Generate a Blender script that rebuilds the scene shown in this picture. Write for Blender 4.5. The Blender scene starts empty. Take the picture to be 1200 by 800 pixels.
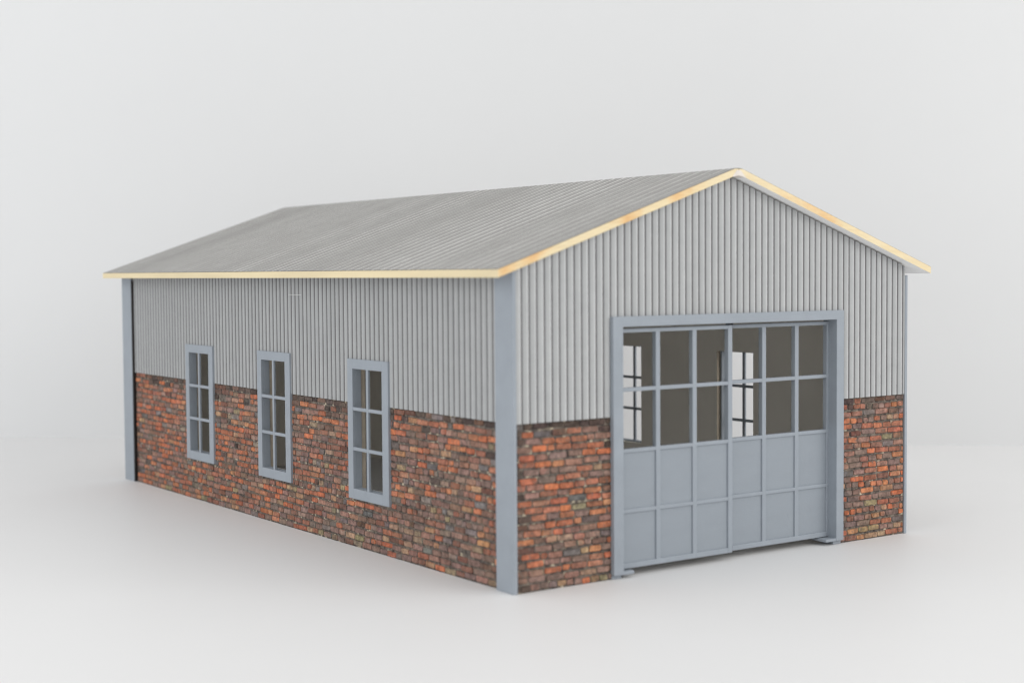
import bpy, bmesh, math, random
from mathutils import Matrix, Vector

S = 0.01                      # everything below is written in centimetres
scene = bpy.context.scene
col = scene.collection

# ---------------------------------------------------------------- materials
def new_mat(name):
    m = bpy.data.materials.new(name)
    m.use_nodes = True
    nt = m.node_tree
    return m, nt, nt.nodes['Principled BSDF']

def node(nt, kind, **kw):
    n = nt.nodes.new(kind)
    for k, v in kw.items():
        if k in n.inputs: n.inputs[k].default_value = v
        else: setattr(n, k, v)
    return n

def ramp(nt, stops, interp='LINEAR'):
    r = nt.nodes.new('ShaderNodeValToRGB')
    r.color_ramp.interpolation = interp
    el = r.color_ramp.elements
    while len(el) < len(stops): el.new(0.5)
    for e, (p, c) in zip(el, stops):
        e.position = p; e.color = (*c, 1)
    return r

def coords(nt, scale=(1, 1, 1)):
    t = nt.nodes.new('ShaderNodeTexCoord')
    mp = nt.nodes.new('ShaderNodeMapping')
    mp.inputs['Scale'].default_value = scale
    nt.links.new(t.outputs['Object'], mp.inputs['Vector'])
    return mp.outputs['Vector']

def plain(name, base, rough, vary=0.06, scale=120, bump=0.0, bscale=900, stretch=(1, 1, 1), spec=0.35):
    m, nt, b = new_mat(name)
    v = coords(nt, stretch)
    n = node(nt, 'ShaderNodeTexNoise', Scale=scale, Detail=4.0, Roughness=0.6)
    nt.links.new(v, n.inputs['Vector'])
    lo = tuple(c * (1 - vary) for c in base); hi = tuple(min(1, c * (1 + vary)) for c in base)
    r = ramp(nt, [(0.3, lo), (0.7, hi)])
    nt.links.new(n.outputs['Fac'], r.inputs['Fac'])
    nt.links.new(r.outputs['Color'], b.inputs['Base Color'])
    b.inputs['Roughness'].default_value = rough
    b.inputs['Specular IOR Level'].default_value = spec
    if bump:
        n2 = node(nt, 'ShaderNodeTexNoise', Scale=bscale, Detail=3.0)
        nt.links.new(v, n2.inputs['Vector'])
        bp = node(nt, 'ShaderNodeBump', Strength=bump, Distance=0.0003)
        nt.links.new(n2.outputs['Fac'], bp.inputs['Height'])
        nt.links.new(bp.outputs['Normal'], b.inputs['Normal'])
    return m

GREY = (0.308, 0.340, 0.378)
M_grey = plain('grey_print', GREY, 0.55, 0.05, 90, 0.15, 1500)
M_panel = plain('grey_print_panel', (0.288, 0.318, 0.353), 0.6, 0.025, 60, 0.15, 1200, (1, 1, 3))
M_inside = plain('bare_card', (0.93, 0.885, 0.80), 0.8, 0.02, 60)
M_soffit = plain('pale_primer', (0.88, 0.88, 0.88), 0.7, 0.03, 60)
M_dark = plain('near_black', (0.012, 0.009, 0.008), 0.8, 0.3, 300)
M_filler = plain('wood_filler', (0.74, 0.68, 0.62), 0.7, 0.08, 250)
M_table = plain('white_table', (0.765, 0.758, 0.752), 0.5, 0.012, 6, spec=0.25)
M_back = plain('white_backdrop', (0.74, 0.743, 0.743), 0.85, 0.01, 4, spec=0.2)
M_ply = plain('cut_wood_reveal', (0.50, 0.43, 0.34), 0.75, 0.15, 200)

def wood_mat():
    m, nt, b = new_mat('pale_plywood_edge')
    v = coords(nt)
    n = node(nt, 'ShaderNodeTexNoise', Scale=45.0, Detail=3.0, Roughness=0.55)
    nt.links.new(v, n.inputs['Vector'])
    r = ramp(nt, [(0.30, (0.80, 0.69, 0.47)), (0.50, (0.80, 0.66, 0.41)), (0.60, (0.79, 0.53, 0.26)), (0.71, (0.70, 0.35, 0.14))])
    nt.links.new(n.outputs['Fac'], r.inputs['Fac'])
    g = node(nt, 'ShaderNodeTexNoise', Scale=60.0, Detail=2.0)
    v2 = coords(nt, (1, 1, 22))
    nt.links.new(v2, g.inputs['Vector'])
    r2 = ramp(nt, [(0.35, (0.95, 0.93, 0.90)), (0.6, (1, 1, 1))])
    nt.links.new(g.outputs['Fac'], r2.inputs['Fac'])
    mx = node(nt, 'ShaderNodeMix', data_type='RGBA', blend_type='MULTIPLY')
    mx.inputs['Factor'].default_value = 1
    nt.links.new(r.outputs['Color'], mx.inputs['A']); nt.links.new(r2.outputs['Color'], mx.inputs['B'])
    nt.links.new(mx.outputs['Result'], b.inputs['Base Color'])
    b.inputs['Roughness'].default_value = 0.7
    return m
M_wood = wood_mat()
M_cream = plain('pale_plywood_eave', (0.77, 0.65, 0.42), 0.7, 0.06, 25, stretch=(1, 1, 8))

def printed_mat(name, rough, mottle):
    """printed card: the colour of every strip or brick is in the 'tint' attribute, with print mottling on top"""
    m, nt, b = new_mat(name)
    a = node(nt, 'ShaderNodeAttribute', attribute_name='tint')
    v = coords(nt)
    n = node(nt, 'ShaderNodeTexNoise', Scale=mottle[0], Detail=5.0, Roughness=0.7)
    nt.links.new(v, n.inputs['Vector'])
    r = ramp(nt, mottle[1])
    nt.links.new(n.outputs['Fac'], r.inputs['Fac'])
    mx = node(nt, 'ShaderNodeMix', data_type='RGBA', blend_type='MULTIPLY')
    mx.inputs['Factor'].default_value = 1
    nt.links.new(a.outputs['Color'], mx.inputs['A']); nt.links.new(r.outputs['Color'], mx.inputs['B'])
    out = mx.outputs['Result']
    for mo in mottle[2:]:                                    # specks, lichen stains, soot stains in the print
        n2 = node(nt, 'ShaderNodeTexNoise', Scale=mo[0], Detail=4.0, Roughness=0.65)
        nt.links.new(v, n2.inputs['Vector'])
        r2 = ramp(nt, [(mo[1], (0, 0, 0)), (mo[2], (1, 1, 1))])
        nt.links.new(n2.outputs['Fac'], r2.inputs['Fac'])
        m2 = node(nt, 'ShaderNodeMix', data_type='RGBA')
        nt.links.new(r2.outputs['Color'], m2.inputs['Factor'])
        nt.links.new(out, m2.inputs['A'])
        m2.inputs['B'].default_value = (*mo[3], 1)
        out = m2.outputs['Result']
    nt.links.new(out, b.inputs['Base Color'])
    b.inputs['Roughness'].default_value = rough
    b.inputs['Specular IOR Level'].default_value = 0.3
    return m

M_brick = printed_mat('printed_brick', 0.75,
    (520.0, [(0.36, (0.56, 0.57, 0.59)), (0.5, (0.98, 0.98, 0.98)), (0.64, (1.38, 1.40, 1.42))],
     (700.0, 0.56, 0.72, (0.16, 0.12, 0.10)), (70.0, 0.53, 1.0, (0.20, 0.155, 0.11)), (130.0, 0.64, 1.0, (0.05, 0.038, 0.032))))
M_clad = printed_mat('printed_corrugation', 0.6,
    (160.0, [(0.3, (0.94, 0.94, 0.94)), (0.7, (1.04, 1.04, 1.035))]))
M_roof = printed_mat('printed_roof_sheet', 0.6,
    (90.0, [(0.3, (0.90, 0.89, 0.88)), (0.7, (1.06, 1.06, 1.05))]))

# ---------------------------------------------------------------- mesh builder
ORIG = {}
class MB:
    def __init__(self):
        self.v = []; self.f = []; self.m = []; self.c = []
    def face(self, pts, mat=0, tint=None):
        i = len(self.v); self.v += [tuple(p) for p in pts]
        self.f.append(tuple(range(i, i + len(pts)))); self.m.append(mat); self.c.append(tint)
    def box(self, x0, x1, y0, y1, z0, z1, mat=0):
        i = len(self.v)
        self.v += [(x, y, z) for z in (z0, z1) for y in (y0, y1) for x in (x0, x1)]
        for q in ((0, 2, 3, 1), (4, 5, 7, 6), (0, 1, 5, 4), (2, 6, 7, 3), (0, 4, 6, 2), (1, 3, 7, 5)):
            self.f.append(tuple(i + k for k in q)); self.m.append(mat); self.c.append(None)
    def prism(self, poly, y0, y1, mat=0):
        """polygon in x,z extruded along y"""
        n = len(poly); i = len(self.v)
        self.v += [(x, y0, z) for x, z in poly] + [(x, y1, z) for x, z in poly]
        self.f.append(tuple(range(i, i + n))); self.f.append(tuple(range(i + 2 * n - 1, i + n - 1, -1)))
        for k in range(n):
            l = (k + 1) % n
            self.f.append((i + k, i + n + k, i + n + l, i + l))
        self.m += [mat] * (n + 2); self.c += [None] * (n + 2)
    def build(self, name, mats, parent=None, origin=(0, 0, 0), bevel=0.0, recalc=False):
        me = bpy.data.meshes.new(name)
        o = Vector(origin)
        me.from_pydata([(Vector(p) - o) * S for p in self.v], [], self.f)
        if not isinstance(mats, (list, tuple)): mats = [mats]
        for m in mats: me.materials.append(m)
        me.polygons.foreach_set('material_index', self.m)
        if any(c is not None for c in self.c):
            at = me.color_attributes.new('tint', 'FLOAT_COLOR', 'CORNER')
            k = 0
            for f, c in zip(self.f, self.c):
                for _ in f:
                    at.data[k].color = (*(c or (0.3, 0.3, 0.3)), 1); k += 1
        if bevel or recalc:
            bm = bmesh.new(); bm.from_mesh(me)
            if bevel:
                bmesh.ops.bevel(bm, geom=bm.edges[:], offset=bevel * S, segments=2, profile=0.6, affect='EDGES')
            bmesh.ops.recalc_face_normals(bm, faces=bm.faces)
            bm.to_mesh(me); bm.free()
        me.update()
        ob = bpy.data.objects.new(name, me); col.objects.link(ob)
        po = Vector((0, 0, 0))
        if parent is not None:
            ob.parent = parent; po = ORIG[parent.name]
        ob.location = (o - po) * S
        ORIG[ob.name] = o
        return ob

# ---------------------------------------------------------------- dimensions (cm)
W, L = 18.37, 33.5            # footprint
HB = 5.34                     # top of the brickwork
T = 0.13                      # thickness of the corner strips
XC = W / 2
SL = 0.3435                   # roof slope
ROOF_LO = -0.82               # eave overhang in x
def under(x):                 # underside of the roof over x
    return 9.92 + (min(x, W - x) - ROOF_LO) * SL
WIN = [(22.85, 25.70), (15.39, 18.30), (7.71, 10.67)]       # along the long wall
WIN_R = [(22.15, 25.02), (14.66, 17.60), (7.34, 10.29)]      # opposite wall
WZ0, WZ1 = 1.80, 6.95

root = bpy.data.objects.new('model_building', None)
col.objects.link(root)
root.location = (XC * S, L / 2 * S, 0)
root.empty_display_size = 0.05
ORIG[root.name] = Vector((XC, L / 2, 0))
root['label'] = 'model garage with grey corrugated upper walls, red brick base and wood edged roof'
root['category'] = 'model building'

WH, WW = WZ1 - WZ0, 2.95      # window size

# ---------------------------------------------------------------- brickwork
ORANGE = [(0.51, 0.155, 0.070), (0.44, 0.135, 0.066), (0.47, 0.175, 0.085), (0.36, 0.12, 0.068), (0.40, 0.165, 0.095)]
PURPLE = [(0.275, 0.168, 0.135), (0.24, 0.152, 0.125), (0.31, 0.165, 0.12), (0.22, 0.142, 0.118)]
BROWN = [(0.24, 0.105, 0.07), (0.30, 0.12, 0.075), (0.20, 0.115, 0.085)]
TAN = [(0.42, 0.27, 0.16), (0.36, 0.235, 0.15), (0.45, 0.22, 0.11)]
OLIVE = [(0.26, 0.205, 0.125), (0.24, 0.20, 0.15), (0.29, 0.235, 0.13)]
SLATE = [(0.17, 0.15, 0.14), (0.125, 0.11, 0.108), (0.21, 0.18, 0.165)]
DARK_BRICK = [(0.06, 0.04, 0.034), (0.085, 0.055, 0.044), (0.10, 0.072, 0.06), (0.13, 0.065, 0.045)]
PALE = [(0.50, 0.46, 0.40), (0.55, 0.52, 0.48)]
def smooth(u, z, seed):
    return (math.sin(u * 0.55 + seed) * math.cos(z * 1.1 + seed * 1.7) + math.sin(u * 0.21 - z * 0.6 + seed * 0.3) + math.sin(u*1.3 + z*0.9 + seed*2.2)*0.6) / 2.6

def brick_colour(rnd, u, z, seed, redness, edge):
    if z > HB - 0.30: fam = rnd.choices([DARK_BRICK, BROWN, SLATE, ORANGE], [80, 11, 8, 1])[0]  # top course: shaded band of the print put into the brick colour
    elif z > HB - 0.45 and rnd.random() < 0.38: fam = rnd.choice([DARK_BRICK, DARK_BRICK, BROWN])
    elif edge: fam = rnd.choices([DARK_BRICK, BROWN, ORANGE], [45, 30, 30])[0]  # end columns: the print's corner shadow put into the brick colour
    else:
        k = smooth(u, z, seed)
        r = redness(u, z) + 0.28 * k
        low = max(0, 1 - z / 2.6)
        wts = [max(5, 30 + 58 * r), max(8, 38 - 16 * r), 19, max(2, 4.5 + 3 * low), max(0.8, 2 - 4 * r + 3.5 * low), max(2, 7 - 6 * r), 2.5, 0.03]
        fam = rnd.choices([ORANGE, PURPLE, BROWN, TAN, OLIVE, SLATE, DARK_BRICK, PALE], wts)[0]
    c = rnd.choice(fam); g = rnd.uniform(0.84, 1.14)
    return tuple(min(0.9, x * g * rnd.uniform(0.95, 1.05)) for x in c)

ROWH = HB / 22
def brickwork(P, u0, u1, holes, seed, redness, edges=(), zend=HB, jitter=1.0):
    """P(u, z, h) -> xyz.  bricks stand a little proud of a mortar sheet"""
    rnd = random.Random(seed)
    mb = MB()
    # mortar bed, one small quad after the other so that its tint varies
    nu = max(1, int((u1 - u0) / 0.12)); nz = int(zend / 0.12)
    du = (u1 - u0) / nu; dz = zend / nz
    for i in range(nu):
        for j in range(nz):
            a, b_, c, d = u0 + i * du, u0 + (i + 1) * du, j * dz, (j + 1) * dz
            if any(h[0] < a and b_ < h[1] and h[2] < c and d < h[3] for h in holes): continue
            q = rnd.random()
            if q < 0.05 + 0.06 * smooth(a, c, seed + 3): t = (0.40, 0.34, 0.25)
            elif q < 0.3: t = (0.17, 0.14, 0.11)
            elif q < 0.75: t = (0.125, 0.102, 0.086)
            else: t = (0.068, 0.055, 0.048)
            mb.face([P(a, c, 0), P(b_, c, 0), P(b_, d, 0), P(a, d, 0)], 0, t)
    nrow = int(round(zend / ROWH))
    for r in range(nrow):
        za, zb = r * ROWH, (r + 1) * ROWH
        spans = [(u0, u1)]
        for h in holes:
            if za < h[3] and zb > h[2]:
                ns = []
                for a, b_ in spans:
                    if h[0] > a: ns.append((a, min(b_, h[0])))
                    if h[1] < b_: ns.append((max(a, h[1]), b_))
                spans = [s for s in ns if s[1] - s[0] > 0.05]
        u = u0 - rnd.uniform(0.0, 0.62)
        drift_amp = 0.022 * jitter
        headers = rnd.random() < 0.09
        while u < u1:
            q = rnd.random()
            ln = rnd.uniform(0.30, 0.38) if (headers or q < 0.13) else (rnd.uniform(0.42, 0.55) if q < 0.34 else rnd.uniform(0.58, 0.74))
            a, b_ = u, u + ln; u = b_
            for s in spans:
                x0, x1 = max(a, s[0]), min(b_, s[1])
                if x1 - x0 < 0.07: continue
                if rnd.random() < 0.008 and r < nrow - 1: continue          # a missing brick
                gj = lambda m: rnd.uniform(0.3, 1.0) * m
                x0 += gj(0.016); x1 -= gj(0.016)
                wob = drift_amp * math.sin(a * 1.7 + r * 2.1 + seed)
                y0 = za + rnd.uniform(0.026, 0.046) + wob; y1 = zb - gj(0.018) + wob
                y0 = max(y0, 0.004); y1 = min(y1, zend - 0.004)
                ed = any(abs((x0 + x1) / 2 - e) < 0.26 for e in edges)
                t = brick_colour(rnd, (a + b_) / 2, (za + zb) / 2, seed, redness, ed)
                ch = [rnd.uniform(0.02, 0.06) for _ in range(4)]
                cj = lambda: rnd.uniform(-0.012, 0.012)
                ring = [(x0 + ch[0], y0 + cj()), (x1 - ch[1], y0 + cj()), (x1 + cj(), y0 + ch[1] * .8), (x1 + cj(), y1 - ch[2] * .8),
                        (x1 - ch[2], y1 + cj()), (x0 + ch[3], y1 + cj()), (x0 + cj(), y1 - ch[3] * .8), (x0 + cj(), y0 + ch[0] * .8)]
                cx, cz = (x0 + x1) / 2, (y0 + y1) / 2
                hgt = rnd.uniform(0.016, 0.034)
                top = [(p[0] + (cx - p[0]) * min(.5, 0.022 / max(.05, abs(cx - x0))), p[1] + (cz - p[1]) * 0.2) for p in ring]
                tilt = rnd.uniform(-.006, .006)
                T3 = [P(p[0], p[1], hgt + tilt * (1 if p[0] > cx else -1)) for p in top]
                B3 = [P(p[0], p[1], 0.0) for p in ring]
                # the face is printed in two or three patches
                mix = rnd.random()
                t2 = t
                if mix < 0.75 and not ed and zb < HB - 0.05:
                    o = brick_colour(rnd, (a + b_) / 2, min((za + zb) / 2, HB - .4), seed, redness, ed)
                    w = rnd.uniform(0.25, 0.7); t2 = tuple(p * (1 - w) + q_ * w for p, q_ in zip(t, o))
                mb.face([T3[0], T3[5], T3[6], T3[7]], 0, t)
                mb.face([T3[0], T3[1], T3[4], T3[5]], 0, tuple((p+q_)/2 for p,q_ in zip(t,t2)))
                mb.face([T3[1], T3[2], T3[3], T3[4]], 0, t2)
                for k in range(8):
                    l = (k + 1) % 8
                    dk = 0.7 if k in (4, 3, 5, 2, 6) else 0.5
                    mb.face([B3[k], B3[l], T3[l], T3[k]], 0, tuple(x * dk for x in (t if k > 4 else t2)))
    return mb

# ---------------------------------------------------------------- corrugated printed sheet
def corrugation(P, u0, u1, pitch, ztop, zbot, seed, breaks=(), phase=0.0, shade=1.0):
    """upright ribs; P(u, z, h) -> xyz; ztop / zbot are functions of u"""
    rnd = random.Random(seed)
    mb = MB()
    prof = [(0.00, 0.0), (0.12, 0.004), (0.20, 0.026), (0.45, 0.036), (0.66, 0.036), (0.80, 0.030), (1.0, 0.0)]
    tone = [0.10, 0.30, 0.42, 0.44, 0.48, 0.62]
    cuts = sorted(set(breaks))
    k = math.floor((u0 - phase) / pitch)
    while phase + k * pitch < u1:
        b = phase + k * pitch
        g = shade * rnd.uniform(0.97, 1.03)
        hl = rnd.uniform(0.92, 1.06)
        for (a0, h0), (a1, h1), t in zip(prof, prof[1:], tone):
            pu = [b + a0 * pitch, b + a1 * pitch]
            if pu[1] <= u0 or pu[0] >= u1: continue
            pu = [max(pu[0], u0), min(pu[1], u1)]
            seg = [pu[0]] + [c for c in cuts if pu[0] < c < pu[1]] + [pu[1]]
            for x0, x1 in zip(seg, seg[1:]):
                f0 = (x0 - b) / pitch; f1 = (x1 - b) / pitch
                H = lambda f: h0 + (h1 - h0) * (f - a0) / (a1 - a0)
                mid = (x0 + x1) / 2
                zb = zbot(mid)
                tt = t * g * (hl if t > 0.5 else 1)
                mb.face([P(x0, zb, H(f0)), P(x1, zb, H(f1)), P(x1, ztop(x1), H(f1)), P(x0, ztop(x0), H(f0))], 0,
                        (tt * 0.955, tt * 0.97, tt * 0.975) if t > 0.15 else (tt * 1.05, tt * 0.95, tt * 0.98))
        k += 1
    return mb

# ---------------------------------------------------------------- long walls
IN = 0.57                     # inner face of the boards
def side_board(sign):
    """board of a long wall with three window openings; sign -1 is the wall at x = 0"""
    X = (lambda x: x) if sign < 0 else (lambda x: W - x)
    mb = MB()
    def bx(x0, x1, *r, mat=0):
        a, b = sorted((X(x0), X(x1))); mb.box(a, b, *r, mat)
    ys = [0.64] + [v for w in sorted(WIN if sign < 0 else WIN_R) for v in ((w[0] + w[1] - WW) / 2 + 0.39, (w[0] + w[1] + WW) / 2 - 0.33)] + [L - 0.64]
    z0, z1 = WZ0 + 0.33, WZ1 - 0.33
    top = under(0) - 0.02
    for i in range(0, len(ys), 2):                           # piers
        bx(T + 0.01, IN, ys[i], ys[i + 1], 0.02, top)
    for i in range(1, len(ys) - 1, 2):                       # under and over the windows
        bx(T + 0.01, IN, ys[i], ys[i + 1], 0.02, z0); bx(T + 0.01, IN, ys[i], ys[i + 1], z1, top)
        a, b = ys[i], ys[i + 1]
        bx(0.40, IN - 0.004, a, a + 0.004, z0, z1, mat=1); bx(0.40, IN - 0.004, b - 0.004, b, z0, z1, mat=1)
    return mb

def red_side(u, z):
    r = 0.02 + 0.35 * max(0, (u - 6) / 26)
    if z < 2.0: r -= 0.22 * (2.0 - z)
    if u < 7.6: r -= 0.20 - (0.25 if z > 4.2 else 0)
    return r
def wall_top(u): return under(0) - 0.01
for sign in (-1, 1):
    wins = WIN if sign < 0 else WIN_R
    side_holes = [(a + 0.12, b - 0.12, WZ0 + 0.12, WZ1 - 0.12) for a, b in wins]
    wall = side_board(sign).build('side_wall', [M_inside, M_ply], root, (XC + sign * (XC - 0.3), L / 2, 0), recalc=True)
    P = (lambda u, z, h: (T - h, u, z)) if sign < 0 else (lambda u, z, h: (W - T + h, u, z))
    ya, yb = 0.98, 32.12
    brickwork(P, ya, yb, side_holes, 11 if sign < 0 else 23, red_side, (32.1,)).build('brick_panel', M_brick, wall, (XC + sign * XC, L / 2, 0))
    def zbot(u):
        for a, b in wins:
            if a + 0.12 < u < b - 0.12: return WZ1 - 0.12
        return HB
    br = [v for a, b in wins for v in (a + 0.12, b - 0.12)]
    Pc = (lambda u, z, h: (T - 0.015 - h, u, z)) if sign < 0 else (lambda u, z, h: (W - T + 0.015 + h, u, z))
    # along +y the bright flank of each rib comes last, as on the printed sheet
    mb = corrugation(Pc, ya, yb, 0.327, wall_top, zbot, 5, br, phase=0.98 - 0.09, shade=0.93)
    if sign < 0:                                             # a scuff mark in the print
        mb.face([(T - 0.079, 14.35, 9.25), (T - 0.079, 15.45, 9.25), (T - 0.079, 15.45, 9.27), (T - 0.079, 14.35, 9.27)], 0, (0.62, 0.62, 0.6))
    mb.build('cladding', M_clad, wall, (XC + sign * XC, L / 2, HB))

# ---------------------------------------------------------------- gable walls
DX0, DX1, DZ = 4.05, 14.60, 8.40                             # opening under the door frame
FY = 0.07
def gable_board(y0, y1, opening):
    mb = MB()
    a = T + 0.01; b = W - a
    if opening:
        polys = [[(a, 0.02), (DX0, 0.02), (DX0, under(DX0) - .06), (a, under(a) - .06)],
                 [(DX1, 0.02), (b, 0.02), (b, under(b) - .06), (DX1, under(DX1) - .06)],
                 [(DX0, DZ), (DX1, DZ), (DX1, under(DX1) - .06), (XC, under(XC) - .06), (DX0, under(DX0) - .06)]]
    else:
        polys = [[(a, 0.02), (b, 0.02), (b, under(b) - .06), (XC, under(XC) - .06), (a, under(a) - .06)]]
    for p in polys: mb.prism(p, y0, y1)
    return mb
fw = gable_board(FY + 0.01, 0.62, True).build('front_wall', M_inside, root, (XC, 0.3, 0), recalc=True)
Pf = lambda u, z, h: (u, FY - h, z)
red_front = lambda u, z: (0.30 if u < 9 else 0.22) - (0.16 if z < 2 else 0)
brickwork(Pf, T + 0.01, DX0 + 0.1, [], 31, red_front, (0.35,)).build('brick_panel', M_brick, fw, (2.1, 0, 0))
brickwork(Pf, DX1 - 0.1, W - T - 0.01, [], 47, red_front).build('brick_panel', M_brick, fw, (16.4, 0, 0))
Pfc = lambda u, z, h: (u, FY - 0.015 - h, z)
gt = lambda u: under(u) - 0.05
gb = lambda u: DZ if DX0 < u < DX1 else HB
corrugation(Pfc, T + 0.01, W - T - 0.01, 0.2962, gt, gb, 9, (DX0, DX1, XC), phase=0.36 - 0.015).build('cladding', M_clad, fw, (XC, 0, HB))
rw = gable_board(L - 0.62, L - FY - 0.01, False).build('rear_wall', M_inside, root, (XC, L - 0.3, 0), recalc=True)
Pr = lambda u, z, h: (u, L - FY + h, z)
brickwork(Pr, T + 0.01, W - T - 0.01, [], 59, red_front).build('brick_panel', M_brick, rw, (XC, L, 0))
Prc = lambda u, z, h: (u, L - FY + 0.015 + h, z)
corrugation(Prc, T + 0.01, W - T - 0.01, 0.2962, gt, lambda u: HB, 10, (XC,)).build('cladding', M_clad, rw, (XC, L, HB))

# ---------------------------------------------------------------- corner posts
for x0, x1 in ((0, T), (W - T, W)):
    for y0, y1, dark in ((0.0, 1.0, False), (32.3, L, True)):
        mb = MB(); mb.box(x0, x1, y0, y1, 0.0, 9.86 if x0 else 10.12)
        o = mb.build('corner_post', M_grey, root, ((x0 + x1) / 2, (y0 + y1) / 2, 0), bevel=0.02)
        if dark:                                             # near-black strip standing in for the shadow gap beside the wall sheet
            s = MB(); s.box(x0 + (0.015 if x0 == 0 else 0), x1 - (0.015 if x0 else 0), y0 - 0.17, y0 + 0.01, 0.02, 9.8)
            s.build('seam', M_dark, o, ((x0 + x1) / 2, y0, 0))

# ---------------------------------------------------------------- windows
def make_window():
    """local frame: outside is -x, y along the wall, origin at the sill centre"""
    mb = MB()
    o0, o1 = -WW / 2, WW / 2
    i0, i1 = o0 + 0.44, o1 - 0.38
    z0, z1 = 0.38, WH - 0.36
    xf, xs, xb = 0.015, 0.15, 0.39
    def ring(xa, xb_, a0, a1, c0, c1, b0, b1, d0, d1):
        mb.box(xa, xb_, a0, b0, c0, c1); mb.box(xa, xb_, b1, a1, c0, c1)
        mb.box(xa, xb_, b0 - .001, b1 + .001, c0, d0); mb.box(xa, xb_, b0 - .001, b1 + .001, d1, c1)
    ring(xf, xs, o0, o1, 0, WH, i0, i1, z0, z1)                                              # flange on the wall
    ring(xs, xb, i0 - 0.07, i1 + 0.07, z0 - 0.05, z1 + 0.05, i0, i1, z0, z1)                  # sleeve in the opening
    ob = mb.build('window', M_grey, None, (0, 0, 0), bevel=0.012)
    ym = (i0 + i1) / 2
    b = MB(); b.box(0.022, 0.11, ym - 0.075, ym + 0.075, z0 - .02, z1 + .02); b.build('glazing_bar', M_grey, ob, (0, ym, z0), bevel=0.012)
    for k in (1, 2):
        zz = z0 + (z1 - z0) * k / 3
        b = MB(); b.box(0.028, 0.105, i0 - .02, i1 + .02, zz - 0.062, zz + 0.062); b.build('glazing_bar', M_grey, ob, (0, ym, zz), bevel=0.012)
    return ob
proto = make_window()
first = True
for side in (0, 1):
    for a, b in (WIN if side == 0 else WIN_R):
        w = proto if first else proto.copy()
        if not first:
            col.objects.link(w)
            for ch in list(proto.children):
                c = ch.copy(); col.objects.link(c); c.parent = w
        first = False
        w.parent = root
        yc = (a + b) / 2
        if side == 0: p = Vector((0, yc, WZ0)); w.rotation_euler = (0, 0, 0)
        else: p = Vector((W, yc, WZ0)); w.rotation_euler = (0, 0, math.pi)
        w.location = (p - ORIG[root.name]) * S
        w['group'] = 'tall six pane windows of the model garage'

# ---------------------------------------------------------------- door frame and sliding doors
mb = MB()
jy0, jy1 = -0.11, 0.56
mb.prism([(3.91, 0.15), (4.33, 0.15), (4.33, 8.27), (14.38, 8.27), (14.38, 0.15), (14.76, 0.15), (14.76, 8.61), (3.91, 8.61)], jy0, jy1)
df = mb.build('door_frame', M_grey, root, (XC, 0, 0), bevel=0.02)
st = MB(); st.box(9.24, 9.42, 0.10, 0.30, 8.205, 8.268); st.build('door_stop', M_dark, df, (9.33, 0.2, 8.2))
for x0, x1, z0, z1 in ((3.96, 4.78, 0.12, 0.235), (13.86, 14.74, 0.14, 0.245)):
    f = MB(); f.box(x0, x1, jy0 + 0.02, jy1 + 0.1, z0, z1); f.box((x0 + x1) / 2 - 0.2 + (0.25 if x0 > 9 else -0.25), (x0 + x1) / 2 + 0.2+ (0.25 if x0 > 9 else -0.25), 0.02, jy1, 0.0, z0 + 0.01)
    f.build('track_foot', M_grey, df, ((x0 + x1) / 2, 0.2, 0), bevel=0.02)

ZR = [0.27, 0.45, 2.17, 4.17, 6.19, 8.14]                    # bottom, top of bottom rail, rail centres, top of the top rail
def make_door():
    """local frame: x from 0, front face at y 0"""
    D, w = 5.10, 0.19
    dp = 0.20
    mb = MB()
    mb.box(0, w, 0, dp, ZR[0], 8.20); mb.box(D - w, D, 0, dp, ZR[0], 8.20)
    mb.box(w - .001, D - w + .001, 0, dp, ZR[0], ZR[1]); mb.box(w - .001, D - w + .001, 0, dp, 8.07, 8.20)
    ob = mb.build('sliding_door', M_grey, None, (0, 0, 0), bevel=0.022)
    for k in (1, 2):
        xx = w / 2 + (D - w) * k / 3
        b = MB(); b.box(xx - 0.095, xx + 0.095, 0.006, dp, ZR[1] - 0.02, 8.09); b.build('glazing_bar', M_grey, ob, (xx, 0, ZR[1]), bevel=0.022)
    for zz in ZR[2:5]:
        b = MB(); b.box(w - 0.02, D - w + 0.02, 0.012, dp - 0.01, zz - 0.065, zz + 0.065); b.build('rail', M_grey, ob, (D / 2, 0, zz), bevel=0.022)
    b = MB(); b.box(w - 0.03, D - w + 0.03, 0.062, 0.14, ZR[1] - 0.03, ZR[3]); b.build('door_panel', M_panel, ob, (D / 2, 0, ZR[1]))
    return ob
d1 = make_door()
d2 = d1.copy(); col.objects.link(d2)
for ch in list(d1.children):
    c = ch.copy(); col.objects.link(c); c.parent = d2
for d, x, y in ((d1, 4.26, 0.09), (d2, 9.38, 0.30)):
    d.parent = root
    d.location = (Vector((x, y, 0)) - ORIG[root.name]) * S

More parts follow.
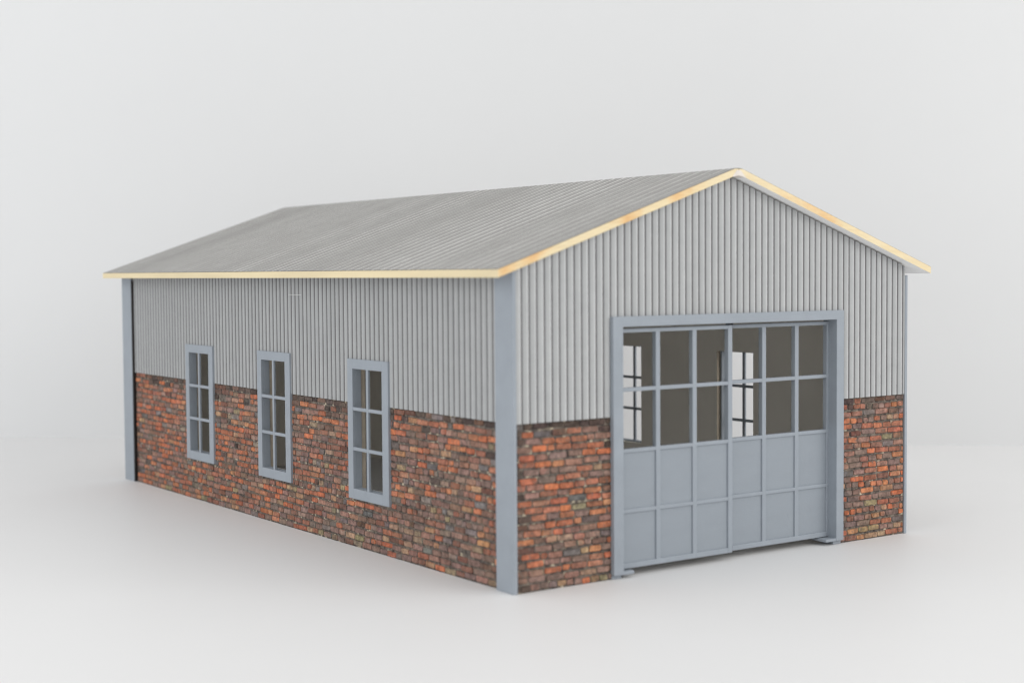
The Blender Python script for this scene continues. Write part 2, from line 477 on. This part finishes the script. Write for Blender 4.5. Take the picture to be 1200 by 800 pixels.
# ---------------------------------------------------------------- roof
RY0, RY1 = -0.42, L + 0.34
TH = 0.245                                                   # vertical thickness
lo = ROOF_LO
zr = under(XC)
for sgn in (-1, 1):
    X = (lambda x: x) if sgn < 0 else (lambda x: W - x)
    gap = 0.012; RB = 0.17
    poly = [(X(lo), 9.92), (X(XC - gap), zr), (X(XC - gap), zr + TH - RB * SL), (X(XC - RB), zr + TH - RB * SL), (X(lo), 9.92 + TH)]
    mb = MB(); mb.prism(poly, RY0, RY1)
    # outer faces are bare cut wood, the underside is primed pale grey
    mb.m[2] = 1; mb.m[-1] = 2
    slab = mb.build('roof_panel', [M_wood, M_soffit, M_cream], root, (XC + sgn * XC / 2, L / 2, zr), recalc=True)
    # printed sheet on the slope: strips running from eave to ridge
    rnd = random.Random(77 + sgn)
    cov = MB(); pitch = 0.30
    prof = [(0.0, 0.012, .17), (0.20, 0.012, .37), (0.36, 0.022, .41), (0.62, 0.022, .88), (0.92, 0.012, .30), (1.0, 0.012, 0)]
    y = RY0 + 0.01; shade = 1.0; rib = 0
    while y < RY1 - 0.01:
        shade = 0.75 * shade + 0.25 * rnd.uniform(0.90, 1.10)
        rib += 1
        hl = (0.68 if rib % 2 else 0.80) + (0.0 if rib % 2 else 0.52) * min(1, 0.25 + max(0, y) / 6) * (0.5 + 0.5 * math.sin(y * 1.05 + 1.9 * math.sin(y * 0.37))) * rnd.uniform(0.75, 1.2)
        nseg = 6
        for (a0, h0, t), (a1, h1, _) in zip(prof, prof[1:]):
            ya, yb = y + a0 * pitch, min(y + a1 * pitch, RY1 - 0.01)
            if ya >= yb: continue
            for k in range(nseg):
                xa = lo + (XC - RB - lo) * k / (nseg - 1); xb = lo + (XC - RB - lo) * (k + 1) / (nseg - 1)
                if k == nseg - 1: xa, xb = XC - RB, XC
                za = 9.92 + TH + (xa - lo) * SL; zb = 9.92 + TH + (xb - lo) * SL
                if k == nseg - 1: zb = za + 0.012
                tt = t * shade * (hl if t > .4 else 1)
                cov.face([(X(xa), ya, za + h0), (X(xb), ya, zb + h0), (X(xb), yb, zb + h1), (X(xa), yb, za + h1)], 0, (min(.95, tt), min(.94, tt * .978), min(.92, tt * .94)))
        y += pitch
    cov.face([(X(lo), RY0 + .01, 9.92 + TH + .002), (X(lo), RY1 - .01, 9.92 + TH + .002), (X(lo), RY1 - .01, 9.92 + TH + .012), (X(lo), RY0 + .01, 9.92 + TH + .012)], 0, (.12, .11, .10))
    cov.face([(X(lo), RY0 + .01, 9.92 + TH + .002), (X(XC - RB), RY0 + .01, zr + TH + .002 - RB * SL), (X(XC - RB), RY0 + .01, zr + TH + .012 - RB * SL), (X(lo), RY0 + .01, 9.92 + TH + .012)], 0, (.16, .15, .14))
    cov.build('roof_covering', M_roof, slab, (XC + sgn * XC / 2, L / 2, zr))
f = MB()
f.prism([(XC - 0.30, zr - 0.30 * SL + 0.01), (XC, zr - 0.035), (XC + 0.34, zr - 0.34 * SL + 0.01), (XC + 0.10, zr + TH * 0.55), (XC, zr + TH * .60), (XC - 0.10, zr + TH * 0.55)], RY0 - 0.006, RY0 + 0.4)
f.build('ridge_filler', M_filler, root, (XC, 0, zr), recalc=True)

# ---------------------------------------------------------------- setting
def rect(name, pts, mat):
    mb = MB(); mb.face(pts)
    o = mb.build(name, mat, None, (0, 0, 0)); o['kind'] = 'structure'
    return o
nrm = Vector((0.685, 0.729, 0)).normalized(); tan = Vector((nrm.y, -nrm.x, 0))
SE = 42.2                                                   # distance of the back edge along nrm
def bp(t, n, z): return tuple(tan * t + nrm * n + Vector((0, 0, z)))
rect('tabletop', [bp(-120, -140, 0), bp(120, -140, 0), bp(120, SE, 0), bp(-120, SE, 0)], M_table)
mb = MB()
prof = [(SE + 0.02, -0.3), (SE + 0.02, 90)]
for (a, b), (c, d) in zip(prof, prof[1:]):
    mb.face([bp(-120, a, b), bp(120, a, b), bp(120, c, d), bp(-120, c, d)])
o = mb.build('backdrop', M_back); o['kind'] = 'structure'
for p in o.data.polygons: p.use_smooth = True

# ---------------------------------------------------------------- light
w = bpy.data.worlds.new('World'); scene.world = w; w.use_nodes = True
bg = w.node_tree.nodes['Background']
bg.inputs['Color'].default_value = (0.97, 0.985, 1.0, 1); bg.inputs['Strength'].default_value = 0.80
def area(name, loc, aim, size, size_y, power, colr):
    l = bpy.data.lights.new(name, 'AREA'); l.shape = 'RECTANGLE'; l.size = size * S; l.size_y = size_y * S
    l.energy = power; l.color = colr
    o = bpy.data.objects.new(name, l); col.objects.link(o)
    o.location = Vector(loc) * S
    o.rotation_euler = (Vector(aim) - Vector(loc)).to_track_quat('-Z', 'Y').to_euler()
    return o
area('window_light', (58, -98, 60), (9, 5, 5), 110, 64, 6.4, (1.0, 0.985, 0.96))
area('right_fill_light', (105, 5, 36), (14, 16, 4), 90, 60, 2.3, (1.0, 0.985, 0.96))  # added fill lamp, brightens the interior through the right-hand windows
area('far_window_light', (-85, 20, 34), (0, 16, 5), 100, 56, 2.3, (0.98, 0.99, 1.0))
area('ceiling_light', (-65, 0, 105), (0, 10, 0), 140, 140, 1.6, (1.0, 1.0, 1.0))

# ---------------------------------------------------------------- camera
cam = bpy.data.cameras.new('Camera'); co = bpy.data.objects.new('Camera', cam); col.objects.link(co)
yaw, pitch, roll = 0.61198, -0.04643, -0.00717
f_ = Vector((math.sin(yaw) * math.cos(pitch), math.cos(yaw) * math.cos(pitch), math.sin(pitch)))
r_ = f_.cross(Vector((0, 0, 1))).normalized(); u_ = r_.cross(f_)
c, s = math.cos(roll), math.sin(roll)
r2 = r_ * c + u_ * s; u2 = u_ * c - r_ * s
m = Matrix((r2, u2, -f_)).transposed().to_4x4()
m.translation = Vector((-26.579, -37.828, 10.085)) * S
co.matrix_world = m
cam.sensor_width = 36; cam.lens = 52.485
cam.clip_start = 0.01; cam.clip_end = 20
cam.dof.use_dof = True; cam.dof.focus_distance = 0.585; cam.dof.aperture_fstop = 12
scene.camera = co
scene.cycles.filter_width = 1.2

scene.view_settings.view_transform = 'Standard'; scene.view_settings.look = 'None'
scene.view_settings.exposure = 0; scene.view_settings.gamma = 1
